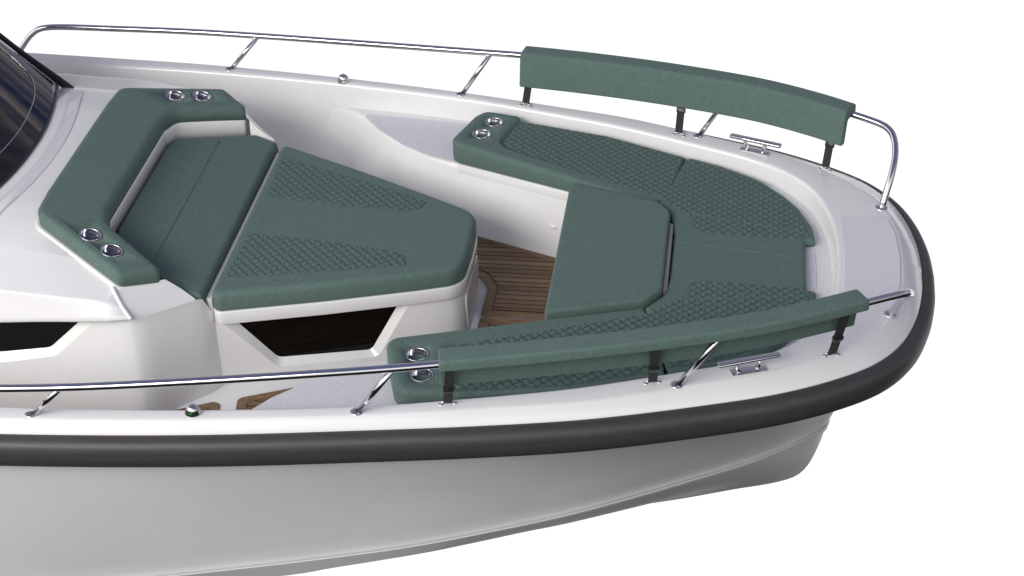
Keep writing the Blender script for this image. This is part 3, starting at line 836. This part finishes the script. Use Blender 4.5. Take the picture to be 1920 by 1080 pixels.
# table and its pad
tb = thing('bow_table', (-.52, 0, .15), 'pale table board on one post, showing past the end of the green table cushion', 'table')
slab('tabletop', rpoly([(-.76, .515, .03), (-.262, .335, .09), (-.262, -.335, .09), (-.76, -.515, .03)]), lambda x, y: .5035, lambda x, y: .475, BOARD, tb, bev=.005, seg=2)
slab('table_edge', [(-.283, .300), (-.2645, .285), (-.2645, -.285), (-.283, -.300)], lambda x, y: .546, lambda x, y: .5037, BOARD, tb, bev=.004, seg=2)
obj('table_leg', lathe_bm([(.11, 0), (.11, .006), (.04, .02), (.035, .03), (.035, .325)], (-.52, 0, .15), (0, 0, 1), 28), CHROME, tb)
tc = thing('table_cushion', (-.53, 0, .505), 'flat plain green table cushion with two rounded corners, between the bench cushions', 'cushion')
slab('cushion_body', rpoly([(-.787, .570, .012), (-.345, .424, .09), (-.284, .34, .07), (-.284, -.34, .07), (-.345, -.424, .09), (-.787, -.570, .012)], 0, 10), lambda x, y: .588, lambda x, y: .5045, FABRIC, tc, bev=.014, seg=5, bbev=.008)

# ------------------------------------------------------------------ backrests hung on the handrails
rp = spline(RAIL, .02)
rp = rp[(rp[:, 0] > -1.112)]
rn = np.gradient(rp[:, :2], axis=0); rn /= np.linalg.norm(rn, axis=1)[:, None]
GB = 'backrests hung on the handrails'
for s, lab in ((1, 'long green backrest on the far handrail, its tall inner face showing'), (-1, 'long green backrest on the near handrail, its flat top showing')):
    t = thing('rail_backrest', (-.3, 1.1*s, .73), lab, 'backrest', GB)
    sec = rpoly([(-.062, .040, .02), (.043, .040, .014), (.046, -.008, .008), (.022, -.012, .004), (-.030, -.022, .01), (-.048, -.145, .012), (-.088, -.145, .012)], .01, 5)
    bm = bmesh.new(); R = []
    cu = sum(q[0] for q in sec)/len(sec); cv = sum(q[1] for q in sec)/len(sec)
    def sect(i, k, dx=0.):
        p = rp[i]; nx, ny = -rn[i][1], rn[i][0]; tx, ty = rn[i]
        si = inset(sec, k) if k else sec
        return [bm.verts.new((p[0]+nx*u+tx*dx, (p[1]+ny*u+ty*dx)*s, p[2]+v)) for u, v in si]
    R = [sect(0, .008, -.008), sect(0, .0025, -.0055), sect(0, 0, 0)]+[sect(i, 0) for i in range(1, len(rp)-1)]+[sect(len(rp)-1, 0, 0), sect(len(rp)-1, .0025, .0055), sect(len(rp)-1, .008, .008)]
    for a, b in zip(R, R[1:]): bridge(bm, a, b)
    for L in (R[0], R[-1]):
        for q in geometry.tessellate_polygon([[v.co for v in L]]): bm.faces.new([L[i] for i in q])
    obj('backrest_pad', bm, FABRIC, t, sharp=1.2)
    for x, y in STR:
        j = int(np.argmin(np.abs(rp[:, 0]-(x+.02)))); r = rp[j]; nx, ny = -rn[j][1], rn[j][0]
        base = Vector((x, y*s, zg(x)+.008)); top = Vector((r[0]+nx*.014, (r[1]+ny*.014)*s, r[2]-.012))
        T = Vector((rn[j][0], rn[j][1]*s, 0)); d = (top-base).normalized(); w = T.cross(d).normalized()
        bm = bmesh.new()
        box_bm((base+top)/2, T*.0185, w*.0022, (top-base)/2, bm)
        box_bm((base+top)/2-w*.007*(1 if w.y*s < 0 else -1), T*.0185, w*.0022, (top-base)/2*.96, bm)
        sb = obj('strap', bm, WEB, t, smooth=False)
        bm = bmesh.new(); box_bm(base+(top-base)*.40+Vector((rn[j][1]*-1, rn[j][0]*s, 0))*.006, T*.0225, w*.012, d*.0135, bm, .004)
        obj('buckle', bm, BUCKLE, sb, sharp=.6)

# ------------------------------------------------------------------ camera
f = 3350./1920
Rr = (Vector((.99159905, .12717828, -.02360103)), Vector((.05064582, -.54962705, -.83387355)), Vector((-.11902236, .82567293, -.55145071)))
cam = bpy.data.cameras.new('camera'); co = bpy.data.objects.new('camera', cam); COL.objects.link(co)
M = Matrix((Rr[0], -Rr[1], -Rr[2])).transposed().to_4x4(); M.translation = Vector((0, -7, 5)); co.matrix_world = M
cam.sensor_width = 36; cam.lens = 36*f; cam.clip_start = .1; cam.clip_end = 200
SC.camera = co

# ------------------------------------------------------------------ studio light
def area(name, loc, target, size, power, col=(1, 1, 1), sy=None):
    l = bpy.data.lights.new(name, 'AREA'); l.shape = 'RECTANGLE'; l.size = size; l.size_y = sy or size; l.energy = power; l.color = col
    o = bpy.data.objects.new(name, l); COL.objects.link(o); o.location = loc
    o.rotation_euler = (Vector(target)-Vector(loc)).to_track_quat('-Z', 'Y').to_euler(); return o
area('key_softbox', (-6.0, -8.0, 6.4), (-1, 0, .3), 9.0, 860, (1, .965, .92), 3.4)

W = bpy.data.worlds.new('World'); SC.world = W; W.use_nodes = True
nt = W.node_tree; bg = nt.nodes['Background']
tc_ = node(nt, 'ShaderNodeTexCoord'); dirv = tc_.outputs['Generated']
sep = node(nt, 'ShaderNodeSeparateXYZ'); nt.links.new(dirv, sep.inputs[0])
el = math_(nt, 'ADD', math_(nt, 'MULTIPLY', sep.outputs['Z'], .5), .5)
sky = ramp(nt, el, [(0., (.018, .018, .019)), (.44, (.022, .022, .022)), (.495, (.10, .10, .10)), (.515, (.95, .95, .95)), (.55, (.48, .48, .49)), (.66, (.29, .292, .325)), (.85, (.205, .212, .29)), (1., (.125, .14, .28))])
# white studio sweep behind and below the boat, on the port side
def sstep(sock, lo, hi):
    r = node(nt, 'ShaderNodeMapRange', interpolation_type='SMOOTHSTEP'); nt.links.new(sock, r.inputs[0])
    r.inputs[1].default_value = lo; r.inputs[2].default_value = hi; return r.outputs[0]
dp = node(nt, 'ShaderNodeVectorMath', operation='DOT_PRODUCT'); nt.links.new(dirv, dp.inputs[0]); dp.inputs[1].default_value = (-.14, .99, 0)
sweep = math_(nt, 'MULTIPLY', sstep(dp.outputs['Value'], .24, .42), math_(nt, 'MULTIPLY', sstep(sep.outputs['Z'], -.02, -.12), sstep(sep.outputs['Z'], -.80, -.71)))
mx = node(nt, 'ShaderNodeMix', data_type='RGBA'); nt.links.new(sweep, mx.inputs[0]); SKYSOCK = mx.inputs[6]; mx.inputs[7].default_value = (1.02, 1.02, 1.02, 1)
d2 = node(nt, 'ShaderNodeVectorMath', operation='DOT_PRODUCT'); nt.links.new(dirv, d2.inputs[0]); d2.inputs[1].default_value = tuple(Vector((-.50, -.80, .45)).normalized())
m2 = node(nt, 'ShaderNodeMapRange', interpolation_type='SMOOTHSTEP'); nt.links.new(d2.outputs['Value'], m2.inputs[0]); m2.inputs[1].default_value = -.1; m2.inputs[2].default_value = .9
up = node(nt, 'ShaderNodeMapRange'); nt.links.new(sep.outputs['Z'], up.inputs[0]); up.inputs[1].default_value = .06; up.inputs[2].default_value = .30
dn = node(nt, 'ShaderNodeMapRange', interpolation_type='SMOOTHSTEP'); nt.links.new(sep.outputs['Z'], dn.inputs[0]); dn.inputs[1].default_value = .75; dn.inputs[2].default_value = .45
lobe = math_(nt, 'MULTIPLY', math_(nt, 'MULTIPLY', m2.outputs[0], up.outputs[0]), math_(nt, 'MULTIPLY', dn.outputs[0], 1.7))  # broad fill light added to the world from the camera side
# added brown and navy streaks low over the far bow, reflected by the windscreen
d3 = node(nt, 'ShaderNodeVectorMath', operation='DOT_PRODUCT'); nt.links.new(dirv, d3.inputs[0]); d3.inputs[1].default_value = (.70, .71, 0)
m3 = node(nt, 'ShaderNodeMapRange', interpolation_type='SMOOTHSTEP'); nt.links.new(d3.outputs['Value'], m3.inputs[0]); m3.inputs[1].default_value = .62; m3.inputs[2].default_value = .85
u3 = node(nt, 'ShaderNodeMapRange', interpolation_type='SMOOTHSTEP'); nt.links.new(sep.outputs['Z'], u3.inputs[0]); u3.inputs[1].default_value = .50; u3.inputs[2].default_value = .30
l3 = node(nt, 'ShaderNodeMapRange', interpolation_type='SMOOTHSTEP'); nt.links.new(sep.outputs['Z'], l3.inputs[0]); l3.inputs[1].default_value = -.25; l3.inputs[2].default_value = -.1
mp3 = node(nt, 'ShaderNodeMapping'); nt.links.new(dirv, mp3.inputs[0]); mp3.inputs['Rotation'].default_value = (0, .25, 0); mp3.inputs['Scale'].default_value = (1.2, 1.2, 14)
qn = noise(nt, mp3.outputs[0], 1.6, 3, .55)
streaks = ramp(nt, qn, [(.36, (.09, .13, .28)), (.47, (.30, .31, .42)), (.58, (.80, .64, .55)), (.70, (1.1, 1.0, .98))])
qm = math_(nt, 'MULTIPLY', math_(nt, 'MULTIPLY', m3.outputs[0], u3.outputs[0]), l3.outputs[0])
qx = node(nt, 'ShaderNodeMix', data_type='RGBA'); nt.links.new(qm, qx.inputs[0]); nt.links.new(sky, qx.inputs[6]); nt.links.new(streaks, qx.inputs[7]); nt.links.new(qx.outputs[2], SKYSOCK)
ad = node(nt, 'ShaderNodeMix', data_type='RGBA', blend_type='ADD'); ad.inputs[0].default_value = 1
lc = node(nt, 'ShaderNodeMix', data_type='RGBA'); nt.links.new(lobe, lc.inputs[0]); lc.inputs[6].default_value = (0, 0, 0, 1); lc.inputs[7].default_value = (1, .98, .95, 1)
nt.links.new(mx.outputs[2], ad.inputs[6]); nt.links.new(lc.outputs[2], ad.inputs[7])
nt.links.new(ad.outputs[2], bg.inputs['Color']); bg.inputs['Strength'].default_value = 1.

SC.view_settings.view_transform = 'Standard'; SC.view_settings.look = 'None'
SC.view_settings.exposure = .07; SC.view_settings.gamma = 1; SC.view_settings.use_curve_mapping = False
SC.render.film_transparent = False
SC.cycles.max_bounces = 8; SC.cycles.use_denoising = True
